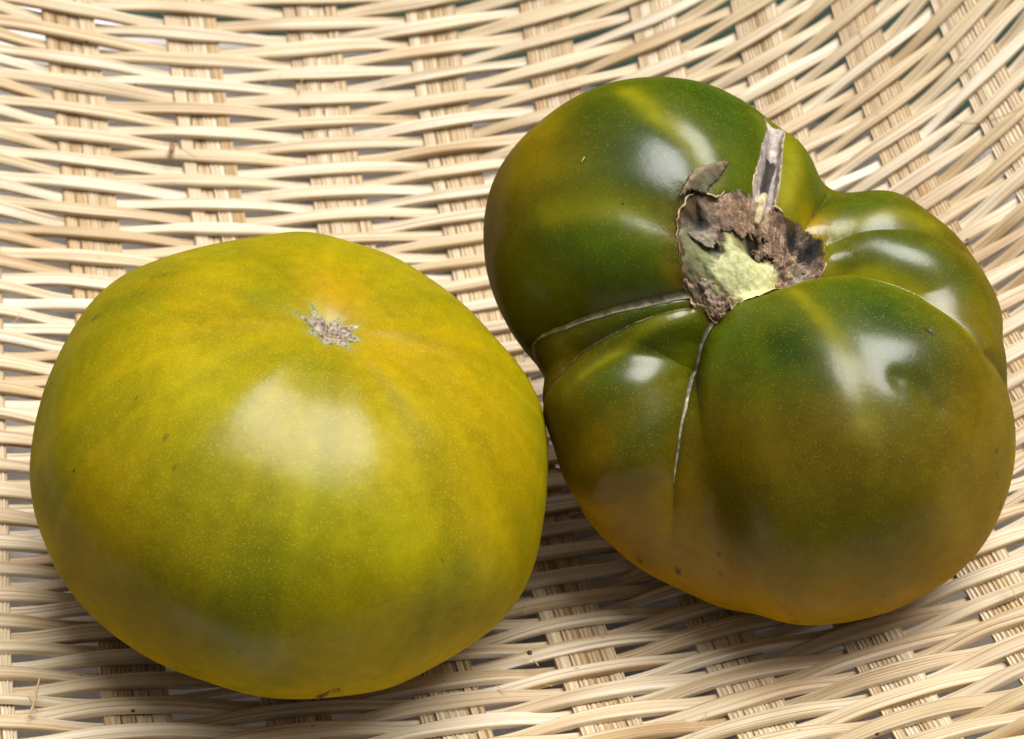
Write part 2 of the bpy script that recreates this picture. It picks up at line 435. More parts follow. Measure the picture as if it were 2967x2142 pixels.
WEAVER_PROFILE = np.array([(-.47, -.5), (-.5, -.1), (-.5, .24), (-.45, .41), (-.36, .49), (0, .46), (.36, .49), (.45, .41), (.5, .24), (.5, -.1), (.47, -.5)])
def weaver(row, k0, k1):
    g = np.random.default_rng(900 + row)
    k = np.linspace(k0, k1, int((k1 - k0) * 12) + 1)
    ph = weave_phase(k, row % 2 == 0)
    wob = np.zeros_like(k); wid = np.ones_like(k); rol = np.zeros_like(k)
    for f in (0.9, 2.1, 4.3):
        wob += g.normal() * 0.075 / f ** .4 * np.sin(k * f + g.uniform(0, 6.28))
        wid += g.normal() * 0.045 * np.sin(k * f * 1.3 + g.uniform(0, 6.28))
        rol += g.normal() * 0.10 * np.sin(k * f * 1.1 + g.uniform(0, 6.28))
    P, n = bowl_frame(k, row + wob)
    lift = ph * AMP * g.uniform(0.92, 1.12)
    P = P + n * lift[:, None]
    w = (1 - .14 * (1 - ph * ph)) * (0.00266 + 0.00020 * min(max((row - 15) / 40, 0), 1)) * g.uniform(0.86, 1.12) * wid
    h = np.full_like(k, W_TH * g.uniform(0.9, 1.08))
    V, F, U = sweep(P, n, WEAVER_PROFILE, w, h, 1, rol)
    obj("weaver", mesh_from("weaver", V, F, M_WEAVER, uvs=U, sharp=math.radians(20)), basket)

def strip_profile(seed, flutes):
    g = np.random.default_rng(seed)
    pts = [(-.5, -.5), (-.5, .36)]
    m = flutes * 4
    for i in range(m + 1):
        u = -.47 + .94 * i / m
        pts.append((u, .5 - 0.30 * (1 + math.cos(2 * math.pi * i / 4 + math.pi)) * .5 * g.uniform(.4, 1.2)))
    pts += [(.5, .36), (.5, -.5)]
    return np.array(pts)

def stake(k, r0, r1):
    g = np.random.default_rng(300 + k)
    n_strip = 4
    edges = np.cumsum([0] + list(g.uniform(0.75, 1.25, n_strip)))
    edges = (edges / edges[-1] - 0.5) * 0.43
    r = np.arange(r0, r1 + .01, 0.5)
    for i in range(n_strip):
        mid = (edges[i] + edges[i + 1]) / 2; wk = (edges[i + 1] - edges[i])
        kk = np.full_like(r, k + mid) + 0.006 * np.sin(r * .31 + g.uniform(0, 6)) + g.normal() * .002
        P, n = bowl_frame(kk, r)
        A, _ = bowl_frame(kk - .05, r); Bq, _ = bowl_frame(kk + .05, r)
        spacing = np.linalg.norm(Bq - A, axis=1) * 10
        w = wk * spacing * 0.965
        lift = 0.00012 * np.sin(r * .23 + g.uniform(0, 6)) + g.normal() * .00010
        P = P + n * lift[:, None]
        V, F, U = sweep(P, n, strip_profile(40 + k * 7 + i, 3), w, np.full_like(r, S_TH), 1)
        obj("stake_splint", mesh_from("stake_splint", V, F, M_STAKE, uvs=U, sharp=math.radians(35)), basket)

for row in range(-8, 86):
    k0, k1 = -1.4, 10.6
    if row < 2: k1 = 6.4
    elif row < 12: k1 = 8.6
    if row > 66: k0 = 2.6
    elif row > 64: k0 = .6
    weaver(row, k0, k1)
def fibre_wisp(i):
    g = np.random.default_rng(5000 + i)
    k = np.array(g.uniform(-.2, 9.5)); r = np.array(g.uniform(6, 66))
    P, n = bowl_frame(k, r)
    a = g.uniform(0, 6.28); L = g.uniform(.0025, .006)
    s = np.linspace(0, 1, 8)[:, None]
    bend = g.normal() * .0015
    line = P + n * (.0020 + g.uniform(.0002, .0022) * s) + s * L * np.array([math.cos(a), math.sin(a), 0]) + (s * s) * bend * np.array([-math.sin(a), math.cos(a), 0])
    V, F = tube("", line, g.uniform(.00005, .00010), None, sides=4)
    obj("fibre_wisp", mesh_from("fibre_wisp", V, F, M_FIBRE), basket)

for k in range(-1, 11):
    stake(k, -9 if k < 6 else 0, 67 if k < 2 else 86)

# ------------------------------------------------------------------ tomatoes: shared tools
VIEW_R = np.array([1.0, 0, 0]); VIEW_U = np.array([0, 0.78801075, 0.61566148]); VIEW_V = np.array([0, -0.61566148, 0.78801075])

def trim_factor(d, coef):
    """gentle unevenness of the outline round the fruit's waist"""
    x = d @ VIEW_R; y = -(d @ VIEW_U); s = np.hypot(x, y); al = np.arctan2(y, x)
    n = (len(coef) - 1) // 2; g = coef[0] * np.ones_like(al)
    for i in range(1, n + 1):
        g = g + coef[2 * i - 1] * np.cos(i * al) + coef[2 * i] * np.sin(i * al)
    w = np.clip((s - .35) / .6, 0, 1); w = w * w * (3 - 2 * w)
    return 1 + w * g

def chart_to_dir(uv, F):
    uv = np.asarray(uv, float); th = np.hypot(uv[..., 0], uv[..., 1]); s = np.where(th > 1e-9, np.sin(th) / np.maximum(th, 1e-9), 1.0)
    return np.stack([uv[..., 0] * s, uv[..., 1] * s, np.cos(th)], -1) @ F.T

def dir_to_chart(d, F):
    l = d @ F; th = np.arccos(np.clip(l[..., 2], -1, 1)); s = np.hypot(l[..., 0], l[..., 1]) + 1e-9
    return np.stack([l[..., 0] / s * th, l[..., 1] / s * th], -1)

def seg_dist(uv, pts):
    """distance to a polyline and the 0..1 position of the nearest point along it"""
    pts = np.asarray(pts, float); best = np.full(uv.shape[:-1], 9.0); pos = np.zeros_like(best)
    for i in range(len(pts) - 1):
        a, b = pts[i], pts[i + 1]; ab = b - a
        t = np.clip(((uv - a) @ ab) / (ab @ ab + 1e-12), 0, 1)
        d = np.linalg.norm(uv - a - t[..., None] * ab, axis=-1)
        m = d < best; best = np.where(m, d, best); pos = np.where(m, (i + t) / (len(pts) - 1), pos)
    return best, pos

def poly_sd(uv, poly):
    """signed distance to a polygon in the chart, negative inside"""
    P = np.asarray(poly, float)
    d, _ = seg_dist(uv, np.vstack([P, P[:1]]))
    ins = np.zeros(uv.shape[:-1], bool); x, y = uv[..., 0], uv[..., 1]; j = len(P) - 1
    for i in range(len(P)):
        xi, yi, xj, yj = P[i, 0], P[i, 1], P[j, 0], P[j, 1]
        c = ((yi > y) != (yj > y)) & (x < (xj - xi) * (y - yi) / (yj - yi + 1e-12) + xi)
        ins ^= c; j = i
    return np.where(ins, -d, d)

def polar_grid(rings, ns):
    th = np.asarray(rings)[:, None]; ph = np.linspace(0, 2 * np.pi, ns, endpoint=False)[None]
    uv = np.stack([th * np.cos(ph), th * np.sin(ph)], -1)
    nr = len(rings)
    i = np.arange(nr - 1)[:, None] * ns; j = np.arange(ns)[None]; jn = (j + 1) % ns
    F = np.stack([i + j, i + ns + j, i + ns + jn, i + jn], -1).reshape(-1, 4).tolist()
    F.append(list(range(ns))); F.append([(nr - 1) * ns + q for q in range(ns)][::-1])
    return uv.reshape(-1, 2), F

def blobs(col, uv, marks, spec):
    for (u, v), (c, rad, s) in zip(marks, spec):
        d2 = ((uv - (u, v)) ** 2).sum(-1)
        w = (s * np.exp(-d2 / (rad * rad)))[..., None]
        col = col * (1 - w) + np.array(c) * w
    return col

def drape(name, keep, res, lo, hi, pos, colour, mat, parent, thick=0.0):
    """sheet laid on a fruit: keep(uv) chooses the chart cells, pos(uv) places them"""
    nu = int((hi[0] - lo[0]) / res) + 1; nv = int((hi[1] - lo[1]) / res) + 1
    U, Vv = np.meshgrid(np.linspace(lo[0], hi[0], nu), np.linspace(lo[1], hi[1], nv))
    uv = np.stack([U, Vv], -1)
    k = keep(uv)
    cell = k[:-1, :-1] & k[1:, :-1] & k[:-1, 1:] & k[1:, 1:]
    idx = np.arange(nu * nv).reshape(nv, nu)
    F = np.stack([idx[:-1, :-1][cell], idx[:-1, 1:][cell], idx[1:, 1:][cell], idx[1:, :-1][cell]], -1)
    used = np.unique(F); mp = -np.ones(nu * nv, int); mp[used] = np.arange(len(used))
    p = pos(uv.reshape(-1, 2)[used]); c = colour(uv.reshape(-1, 2)[used])
    o = obj(name, mesh_from(name, p, mp[F], mat, colors=c), parent)
    if thick:
        md = o.modifiers.new("thickness", 'SOLIDIFY'); md.thickness = thick; md.offset = -1.0
    return o

def ribbon(name, pts, w0, w1, pos, colour, mat, parent, seed=0, across=5, prof=0.0):
    g = np.random.default_rng(seed)
    pts = np.asarray(pts, float)
    seg = np.concatenate([[0], np.cumsum(np.linalg.norm(np.diff(pts, axis=0), axis=1))])
    m = max(12, int(seg[-1] / 0.012))
    t = np.linspace(0, seg[-1], m)
    q = np.stack([np.interp(t, seg, pts[:, 0]), np.interp(t, seg, pts[:, 1])], -1)
    for _ in range(3):
        q[1:-1] = (q[:-2] + 2 * q[1:-1] + q[2:]) / 4
    T = np.gradient(q, axis=0); T /= np.linalg.norm(T, axis=1, keepdims=True); B = np.stack([-T[:, 1], T[:, 0]], -1)
    w = np.interp(t / seg[-1], [0, .12, 1], [w0 * .8, w0, w1]) * (1 + .15 * np.sin(t * 40 + g.uniform(0, 6)) * np.sin(t * 17))
    s = np.linspace(-.5, .5, across)
    uv = q[:, None] + B[:, None] * (s[None, :, None] * w[:, None, None])
    lift = prof * (1 - (2 * s) ** 2)
    p = pos(uv.reshape(-1, 2), np.tile(lift, m))
    i = np.arange(m - 1)[:, None] * across; j = np.arange(across - 1)[None]
    F = np.stack([i + j, i + across + j, i + across + j + 1, i + j + 1], -1).reshape(-1, 4)
    return obj(name, mesh_from(name, p, F, mat, colors=colour(uv.reshape(-1, 2))), parent)

def tube(name, pts, rad, mat, parent=None, sides=6, loc=None, taper=True):
    P = np.asarray(pts, float); T = np.gradient(P, axis=0); T /= np.linalg.norm(T, axis=1, keepdims=True) + 1e-12
    a = np.cross(T, [0.31, 0.12, 0.94]); a /= np.linalg.norm(a, axis=1, keepdims=True) + 1e-12; b = np.cross(T, a)
    ph = np.linspace(0, 2 * np.pi, sides, endpoint=False)
    r = rad * (np.sin(np.linspace(0.12, np.pi - 0.12, len(P))) ** .35 if taper is True else np.ones(len(P)) if not taper else np.asarray(taper))
    V = P[:, None] + (a[:, None] * np.cos(ph)[None, :, None] + b[:, None] * np.sin(ph)[None, :, None]) * np.asarray(r)[:, None, None]
    n = sides; m = len(P); i = np.arange(m - 1)[:, None] * n; j = np.arange(n)[None]; jn = (j + 1) % n
    F = np.stack([i + j, i + jn, i + n + jn, i + n + j], -1).reshape(-1, 4).tolist()
    F.append(list(range(n))[::-1]); F.append([(m - 1) * n + q for q in range(n)])
    return V.reshape(-1, 3), F

M_FIBRE = plain_material("cane_fibre", (0.50, 0.38, 0.22), 0.7, 900)
for i in range(46):
    fibre_wisp(i)

# ------------------------------------------------------------------ the yellow tomato
def yellow_tomato():
    FR = np.array(YELLOW['frame']); cen = np.array(YELLOW['center']); sc = YELLOW['scale']; trim = np.array(YELLOW['trim']); MK = YELLOW_MARKS
    axL = np.array(AXIS_YELLOW)
    base = Vector((cen[0], cen[1], bowl_z(cen[0], cen[1]) + 0.002))
    off = cen - np.array(base)
    rib_ph = np.random.default_rng(5).uniform(0, 6.28, 4)
    def radius(uv):
        d = chart_to_dir(uv, FR)
        z = d @ axL; s = np.sqrt(np.maximum(1 - z * z, 0)); cz = np.where(z > 0, .80, .76); n = 2.25
        r = (s ** n + (abs(z) / cz) ** n) ** (-1 / n) * sc * trim_factor(d, trim)
        th = np.hypot(uv[..., 0], uv[..., 1]); ph = np.arctan2(uv[..., 1], uv[..., 0])
        rib = np.cos(5 * ph + rib_ph[0]) * .5 + np.cos(8 * ph + rib_ph[1]) * .35 + np.cos(13 * ph + rib_ph[2]) * .2
        r = r + 0.00042 * rib * smooth01(th, .08, .45) * (1 - smooth01(th, .9, 1.8))
        r = r - 0.00003 * np.cos(14 * ph + 1.3) * np.exp(-((th - .30) / .16) ** 2)
        r = r - 0.0012 * np.exp(-(th / .13) ** 2) - 0.0004 * np.exp(-(th / .2) ** 2) - 0.0009 * np.exp(-(th / .34) ** 2)
        r = r + 0.00028 * wobble(d, 21, 3, 2.4)
        r = r - 0.0016 * np.exp(-((uv - np.array(MK['split'][2])) ** 2).sum(-1) / .030 ** 2)
        return r, d
    def pos(uv, lift=0.0):
        r, d = radius(uv)
        return d * (r + lift)[..., None] + off
    rings = np.concatenate([np.linspace(0.004, .45, 70), np.linspace(.455, math.pi - .01, 190)])
    uv, F = polar_grid(rings, 460)
    r, d = radius(uv)
    th = np.hypot(uv[:, 0], uv[:, 1]); ph = np.arctan2(uv[:, 1], uv[:, 0])
    col = np.tile(np.array([.290, .232, .002]), (len(uv), 1))
    w = smooth01(th, 1.30, 1.80)[:, None] * .8
    col = col * (1 - w) + np.array([.50, .365, .002]) * w
    OR, YE, GR, DG, YG, OC, RU = (.43, .255, .002), (.44, .345, .003), (.19, .185, .003), (.115, .125, .003), (.36, .335, .003), (.33, .215, .002), (.24, .16, .003)
    spec = [(OR, .20, .75), (OR, .24, .5), (OR, .24, .45), (YE, .24, .5), (GR, .17, .8), (GR, .16, .6), (GR, .12, .5), (GR, .24, .75), (DG, .24, .72), (DG, .20, .72), (DG, .2, .6),
            (GR, .16, .7), (OR, .3, .3), (OR, .34, .25), (YE, .20, .5), (YG, .28, .5), (OC, .42, .7), (YE, .3, .6), (OC, .35, .6), (YG, .24, .7), (YG, .16, .6), (RU, .2, .4), (GR, .22, .35), (OR, .24, .3), (GR, .2, .6)]
    col = blobs(col, uv, MK['tone'], spec)
    # meridian streaks
    stk = np.cos(7 * ph + .4) * .4 + np.cos(12 * ph + 2.0) * .35 + np.cos(19 * ph + 1.1) * .3 + np.cos(31 * ph + .3) * .2
    stk = stk + .8 * wobble(np.stack([th * 1.5, np.cos(ph) * 4, np.sin(ph) * 4], -1), 33, 3, 1.5)
    s = smooth01(th, .1, .5)
    col = col * (1 + .13 * (stk * s)[:, None] * np.array([1.0, .85, .6]))
    w = (smooth01(stk, .05, .9) * smooth01(th, .55, .95) * (1 - smooth01(th, 1.45, 1.8)) * .42)[:, None]
    col = col * (1 - w) + np.array(DG) * w
    mot = wobble(d, 45, 5, 4.5)
    w = smooth01(mot, .12, .75)[:, None] * .42
    col = col * (1 - w) + np.array(GR) * w
    ring_d = seg_dist(uv, MK['scar'] + MK['scar'][:1])[0]
    w = (np.exp(-ring_d / .018) * .5)[:, None]
    col = col * (1 - w) + np.array([.30, .34, .10]) * w
    for i, p in enumerate(MK['spots']):
        q = uv - np.array(p); rr_ = (.013, .010, .05, .03, .02, .008, .006, .004, .004, .006, .003, .004, .006, .005, .006, .004, .004)[i]
        rag = rr_ * (1 + .45 * wobble(q / rr_, 80 + i, 2, 1.4))
        w = ((1 - smooth01(np.hypot(q[:, 0], q[:, 1]), rag * .5, rag * 1.4)) * (.45 if i in (2, 3) else .75))[:, None]
        if i in (2, 3): w = w * smooth01(wobble(uv * 60, 90 + i, 3, 1.5), -.1, .5)[:, None]
        col = col * (1 - w) + np.array([.10, .085, .012]) * w
    root = empty("yellow_tomato", base)
    thing(root, "smooth yellow-green ripe tomato with a star-shaped grey blossom scar on top", "tomato")
    obj("skin", mesh_from("skin", d * r[:, None] + off, F, M_YELLOW, colors=np.clip(col * .84, .001, 1)), root)
    # blossom scar: a star of grey cork let into the skin
    P = np.array(MK['scar'])
    def keep(q):
        return poly_sd(q, P) + .004 * wobble(q * 90, 7, 3, 1.0) < 0.004
    def ppos(q):
        sd = poly_sd(q, P)
        l = 0.00022 * smooth01(-sd, -.002, .012) + 0.00036 * wobble(q * 100, 8, 4, 1.2) - .00025 * np.exp(-((q - (.02, .02)) ** 2).sum(-1) / .0009) + .0004 * np.exp(-((q - (.02, .02)) ** 2).sum(-1) / .00008)
        return pos(q, l)
    def pcol(q):
        c = np.tile(np.array([.27, .215, .155]), (len(q), 1)); n = wobble(q * 70, 9, 4, 1.5)[:, None]
        c = c * (1 + .45 * n)
        dk = smooth01(-wobble(q * 95, 11, 3, 1.2), .12, .5)[:, None] * .8
        c = c * (1 - dk) + np.array([.055, .045, .035]) * dk
        lt = smooth01(wobble(q * 120, 12, 3, 1.2), .3, .6)[:, None] * .7
        c = c * (1 - lt) + np.array([.46, .40, .30]) * lt
        sd = poly_sd(q, P); w = np.exp(sd / .010)[:, None] * .6
        return np.clip(c * (1 - w) + np.array([.30, .34, .17]) * w, .01, 1)
    drape("blossom_scar", keep, .0032, P.min(0) - .01, P.max(0) + .01, ppos, pcol, M_SCAR, root)
    # a split of dry cork low on the front, close to the basket
    S = np.array(MK['split'])
    def scol(q):
        return np.clip(np.array([.26, .15, .075]) * (1 + .6 * wobble(q * 60, 10, 4, 1.4)[:, None]), .01, 1)
    ribbon("dry_split", S, .030, .012, lambda q, l: pos(q, .00015 + l), scol, M_SCAR, root, 5, 7, .0003)
    return root, pos

# ------------------------------------------------------------------ the green tomato
LOBES = [(0,-.02,-.16,.74,.85),(-.42,.38,.03,.60,.85),(-.15,.48,-.02,.50,.85),(.35,-.345,.17,.672,.86),(.53,.16,.02,.42,.9),(.44,.35,.03,.29,.9),(.14,.50,.02,.35,.85),(-.47,-.27,.20,.355,.9),(-.15,-.42,-.02,.55,.9)]
def green_tomato():
    FR = np.array(GREEN['frame']); cen = np.array(GREEN['center']); sc = GREEN['scale']; trim = np.array(GREEN['trim']); MK = GREEN_MARKS
    base = Vector((cen[0], cen[1], bowl_z(cen[0], cen[1]) + 0.002)); off = cen - np.array(base)
    RIM = np.array(MK['rim']); CRK = np.array(MK['crackpoly']); CORK = np.array(MK['cork']); CORE = np.array(MK['core'])
    GRV = [('g_crack', (.0026, .003, .0028, .002, .0012, .0005), .05), ('g_notch', (.0016, .003, .004, .0045), .075), ('g_cd', (.0008, .0012, .0014, .0014, .0012), .06),
           ('g_e', (.0010, .0018, .0026, .0032, .0036, .0038, .0036, .0032, .0027, .0022, .0016), .045),
           ('g_s1', (.0042, .0046, .0042, .0034, .0024, .0014, .0003), .05), ('g_s2', (.0040, .0042, .0038, .0031, .0022, .0012), .045), ('g_s3', (.0016, .0018, .0018, .0016, .0012, .0006), .035)]
    def smax(d):
        dv = np.stack([d @ VIEW_R, d @ VIEW_U, d @ VIEW_V], -1); s = 0
        for cx, cy, cz, rad, zs in LOBES:
            q = dv * np.array([1, 1, 1 / zs]); cc = np.array([cx, cy, cz / zs])
            A = (q * q).sum(-1); B = q @ cc; Cc = cc @ cc - rad * rad; disc = B * B - A * Cc
            t = np.where(disc > 0, (B + np.sqrt(np.maximum(disc, 0))) / A, 0.2)
            s = s + np.exp(27 * np.maximum(t, .2))
        return np.log(s) / 27
    def outer(uv):
        d = chart_to_dir(uv, FR)
        r = smax(d) * sc * trim_factor(d, trim)
        for nm, dep, w in GRV:
            dist, t = seg_dist(uv, MK[nm])
            dp = np.interp(t, np.linspace(0, 1, len(dep)), dep)
            end = np.clip(1.0, 0, 1)
            r = r - dp * (np.exp(-dist / w) * .65 + np.exp(-(dist / (w * 2.2)) ** 2) * .35) * end
        for nm, dep, w in (('y1', .0006, .07), ('y2', .0006, .07), ('y3', .00030, .085), ('y4', .0004, .05), ('y5', .0005, .06)):
            dist, t = seg_dist(uv, MK[nm])
            r = r - dep * np.exp(-(dist / w) ** 2)
        for (p, dep, w) in zip(MK['dent'], (.0010, .0006, .0008, .0003), (.05, .04, .045, .012)):
            r = r - dep * .75 * np.exp(-((uv - np.array(p)) ** 2).sum(-1) / (1.25 * w) ** 2)
        r = r + 0.00030 * wobble(d, 61, 3, 2.6)
        return r, d
    def sd_rim(uv):
        return poly_sd(uv, RIM) + .012 * wobble(uv * 34, 71, 4, 1.0)
    def radius(uv):
        r, d = outer(uv)
        sd = sd_rim(uv)
        r = r - .0006 * np.exp(-np.maximum(sd, 0) / .035)
        r = r - .0056 * smooth01(-sd, -.004, .06)
        sc_ = poly_sd(uv, CRK) + .003 * wobble(uv * 60, 72, 2, 1.0)
        r = r - .0020 * smooth01(-sc_, -.004, .024)
        return r, d, sd, sc_
    def pos(uv, lift=0.0):
        r, d, _, _ = radius(uv)
        return d * (r + lift)[..., None] + off
    def pos_out(uv, lift=0.0):
        r, d = outer(uv)
        return d * (r + lift)[..., None] + off
    rings = np.concatenate([np.linspace(.004, .62, 210), np.linspace(.623, 1.35, 150), np.linspace(1.36, math.pi - .01, 110)])
    uv, F = polar_grid(rings, 640)
    r, d, sd, sc_ = radius(uv)
    th = np.hypot(uv[:, 0], uv[:, 1]); ph = np.arctan2(uv[:, 1], uv[:, 0])
    OLIVE, GREENC, DGREEN, YEL, OCH, RUS = np.array([.098, .094, .002]), np.array([.055, .088, .002]), np.array([.020, .050, .002]), np.array([.30, .27, .004]), np.array([.42, .25, .002]), np.array([.145, .085, .002])
    DOL = np.array([.088, .080, .002])
    w = smooth01(th, .75, 1.25)[:, None]
    col = (OLIVE * .35 + GREENC * .65) * (1 - w) + (OLIVE * .55 + RUS * .45) * w
    w = smooth01(th, 1.45, 1.85)[:, None] * .9
    col = col * (1 - w) + OCH * w
    col = blobs(col, uv, MK['russet'], [(RUS, .28, .6), (OCH, .22, .5), (RUS, .3, .7), (RUS, .3, .6), (RUS, .3, .7), (OCH, .3, .7), (OCH, .3, .7), (RUS, .24, .5), (RUS, .25, .5), (OCH, .05, .5), (OCH, .10, .8), (RUS, .25, .6), (OCH, .3, .35), (RUS, .3, .75), (DOL, .30, .75), (DOL, .26, .7), (DOL, .22, .6)])
    col = blobs(col, uv, MK['green'], [(DGREEN, .20, .75), (DGREEN, .18, .8), (DGREEN, .16, .8), (GREENC, .25, .9), (GREENC, .22, .7), (DGREEN, .16, .85), (DGREEN, .16, .9), (DGREEN, .2, .6), (GREENC, .2, .8), (DGREEN, .16, .6),
                                       (GREENC, .12, .8), (GREENC, .14, .6), (GREENC, .12, .6), (DGREEN, .16, .6), (GREENC, .16, .7), (GREENC, .14, .7), (GREENC, .14, .7), (DGREEN, .12, .5), (GREENC, .12, .6)])
    mot = wobble(d, 46, 5, 5.0)
    col = col * (1 + .22 * mot[:, None])
    stk = np.cos(9 * ph + .4) * .4 + np.cos(17 * ph + 2.0) * .35 + np.cos(29 * ph + 1.1) * .3
    col = col * (1 + .10 * (stk * smooth01(th, .4, .7))[:, None])
    for nm, wd, st in (('y1', .044, .6), ('y2', .06, .4), ('y3', .05, .5), ('y4', .03, .4), ('y5', .06, .8), ('y6', .035, .8), ('y7', .04, .6)):
        dist, t = seg_dist(uv, MK[nm])
        k = st * np.exp(-(dist / (wd * (1 + .5 * t))) ** 2) * (1 - .45 * t)
        col = col * (1 - k[:, None]) + YEL * k[:, None]
    # yellow halo close to the torn cavity, brown bruise at its left edge
    k = (.65 * np.exp(-np.maximum(sd, 0) / .07) * smooth01(uv[:, 0], -.1, .35))[:, None]
    col = col * (1 - k) + np.array([.27, .215, .004]) * k
    k = (.8 * np.exp(-np.maximum(sd, 0) / .035) * smooth01(-uv[:, 0], .1, .34))[:, None]
    col = col * (1 - k) + np.array([.085, .040, .006]) * k
    k = (sd < 0.0)[:, None] * 1.0
    col = col * (1 - k) + np.array([.10, .065, .035]) * k
    k = smooth01(-sc_, -.006, .004)[:, None]
    col = col * (1 - k) + np.array([.33, .28, .25]) * k
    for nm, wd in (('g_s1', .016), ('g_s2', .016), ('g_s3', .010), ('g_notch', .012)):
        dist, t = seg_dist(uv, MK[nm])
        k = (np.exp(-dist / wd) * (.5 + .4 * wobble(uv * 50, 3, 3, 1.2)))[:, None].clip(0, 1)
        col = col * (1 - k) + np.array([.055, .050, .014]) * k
    for i, p in enumerate(MK['spots']):
        q = uv - np.array(p); rr_ = (.030, .034, .018, .014, .020, .007, .006, .014, .012, .014, .012, .006, .007, .006, .006)[i]
        rag = rr_ * (1 + .5 * wobble(q / rr_, 180 + i, 3, 1.5))
        w = ((1 - smooth01(np.hypot(q[:, 0], q[:, 1]), rag * .4, rag * 1.2)) * .85)[:, None]
        col = col * (1 - w) + np.array([.045, .032, .014]) * w
    root = empty("green_tomato", base)
    thing(root, "large lobed dark olive-green tomato with a torn brown stem cavity and cracked skin", "tomato")
    obj("skin", mesh_from("skin", d * r[:, None] + off, F, M_GREEN, colors=np.clip(col * .84, .001, 1)), root)

    lo, hi = RIM.min(0) - .02, RIM.max(0) + .02
    HOLES = np.array(MK['holes'])
    def gauss(q, p, s):
        return np.exp(-((q - np.asarray(p)) ** 2).sum(-1) / (s * s))
    # pale core with grey-green flesh around it
    def cin(q): return poly_sd(q, CORK) + .030 * wobble(q * 30, 111, 4, 1.5)
    def core_in(q): return smooth01(-(poly_sd(q, CORE) - .026 + .026 * wobble(q * 20, 101, 3, 1.3)), -.045, .045)
    def fpos(q):
        r_, d_ = outer(q); s = sd_rim(q); ci = core_in(q)
        dep = .0017 * smooth01(-s, -.01, .10) + .0008 - .0007 * ci
        dep = dep + .0030 * gauss(q, HOLES[0], .075) + .0016 * gauss(q, HOLES[3], .06)
        dep = dep + .0022 * gauss(q, HOLES[2], .05) + .0020 * gauss(q, HOLES[4], .05) + .0022 * gauss(q, HOLES[1], .05)
        dep = dep - .00034 * wobble(q * 26, 102, 3, 1.2) * (1 - .6 * ci) - .00010 * ci * wobble(q * 60, 103, 3, 1.2)
        return d_ * (r_ - dep)[:, None] + off
    def fcol(q):
        ci = core_in(q)[:, None]; n = wobble(q * 22, 104, 4, 1.3)[:, None]; n2 = wobble(q * 60, 105, 3, 1.3)[:, None]
        gr = np.array([.20, .215, .085]) * (1 + .5 * n)
        c = gr * (1 - ci) + np.array([.60, .60, .30]) * (1 + .14 * n2) * ci
        m = (ci * smooth01(n2, .1, .6)) * .5
        c = c * (1 - m) + np.array([.36, .40, .10]) * m
        ed = np.exp(-np.maximum(-cin(q), 0) / .030) * smooth01(wobble(q * 55, 107, 3, 1.3), -.25, .35)
        ed = (ed * .85)[:, None]
        c = c * (1 - ed) + np.array([.19, .12, .065]) * (1 + .4 * n2) * ed
        b = smooth01(wobble(q * 30, 106, 3, 1.2) + 1.3 * gauss(q, (.17, .13), .2) - .3, .1, .6)[:, None] * (1 - ci) * .8
        c = c * (1 - b) + np.array([.15, .085, .05]) * b
        h_ = (1.2 * gauss(q, HOLES[0], .07) + .8 * gauss(q, HOLES[3], .05) + 1.3 * gauss(q, HOLES[4], .075) + gauss(q, HOLES[2], .08)).clip(0, 1)[:, None]  # shade of the holes put into the colour, dark rot at the right one
        return np.clip(c * (1 - h_) + np.array([.010, .010, .006]) * h_, .004, 1)
    drape("stem_core", lambda q: sd_rim(q) < .004, .0055, lo, hi, fpos, fcol, M_CORE, root)
    # crust of brown cork hanging round the edge, ragged on its inner side
    def ckeep(q): return (sd_rim(q) < .003) & (cin(q) > -.004)
    def cpos(q):
        r_, d_ = outer(q); s = sd_rim(q); c_ = cin(q)
        dep = .0003 + .0010 * smooth01(-s, 0, .12) + .0007 * np.exp(-np.maximum(c_, 0) / .03)
        dep = dep - .00055 * wobble(q * 30, 112, 4, 1.4) + .0022 * gauss(q, HOLES[2], .05) + .0020 * gauss(q, HOLES[4], .05) + .0022 * gauss(q, HOLES[1], .05)
        dep = dep + .0005 * np.abs(wobble(q * 18, 113, 2, 1.2))
        return d_ * (r_ - dep)[:, None] + off
    def ccol(q):
        n = wobble(q * 24, 114, 4, 1.4)[:, None]; n2 = wobble(q * 70, 115, 3, 1.4)[:, None]
        c = np.array([.205, .125, .072]) * (1 + .5 * n + .3 * n2)
        t = smooth01(n2, .2, .7) * .6
        c = c * (1 - t) + np.array([.42, .32, .21]) * t
        g = (gauss(q, (.40, .03), .10) * .7 + gauss(q, HOLES[4] + (.02, -.09), .10) * .7 + gauss(q, (-.33, -.2), .10) * .5).clip(0, .9)[:, None]
        c = c * (1 - g) + np.array([.34, .32, .24]) * (1 + .4 * n) * g
        h_ = (1.0 * 1.3 * gauss(q, HOLES[2], .10) + 1.2 * gauss(q, HOLES[4], .065) + 1.2 * gauss(q, HOLES[1], .075) + .8 * gauss(q, (.43, .20), .06)).clip(0, 1)[:, None]  # near-black rot in the right holes; upper-left hole's shade painted in
        return np.clip(c * (1 - h_) + np.array([.016, .014, .013]) * h_, .005, 1)
    drape("cork_crust", ckeep, .0045, lo, hi, cpos, ccol, M_CORK, root, thick=.0007)
    # torn skin edge along the cavity
    q = np.vstack([RIM, RIM[:1]]); seg = np.concatenate([[0], np.cumsum(np.linalg.norm(np.diff(q, axis=0), axis=1))]); t = np.linspace(0, seg[-1], 420)
    e = np.stack([np.interp(t, seg, q[:, 0]), np.interp(t, seg, q[:, 1])], -1)
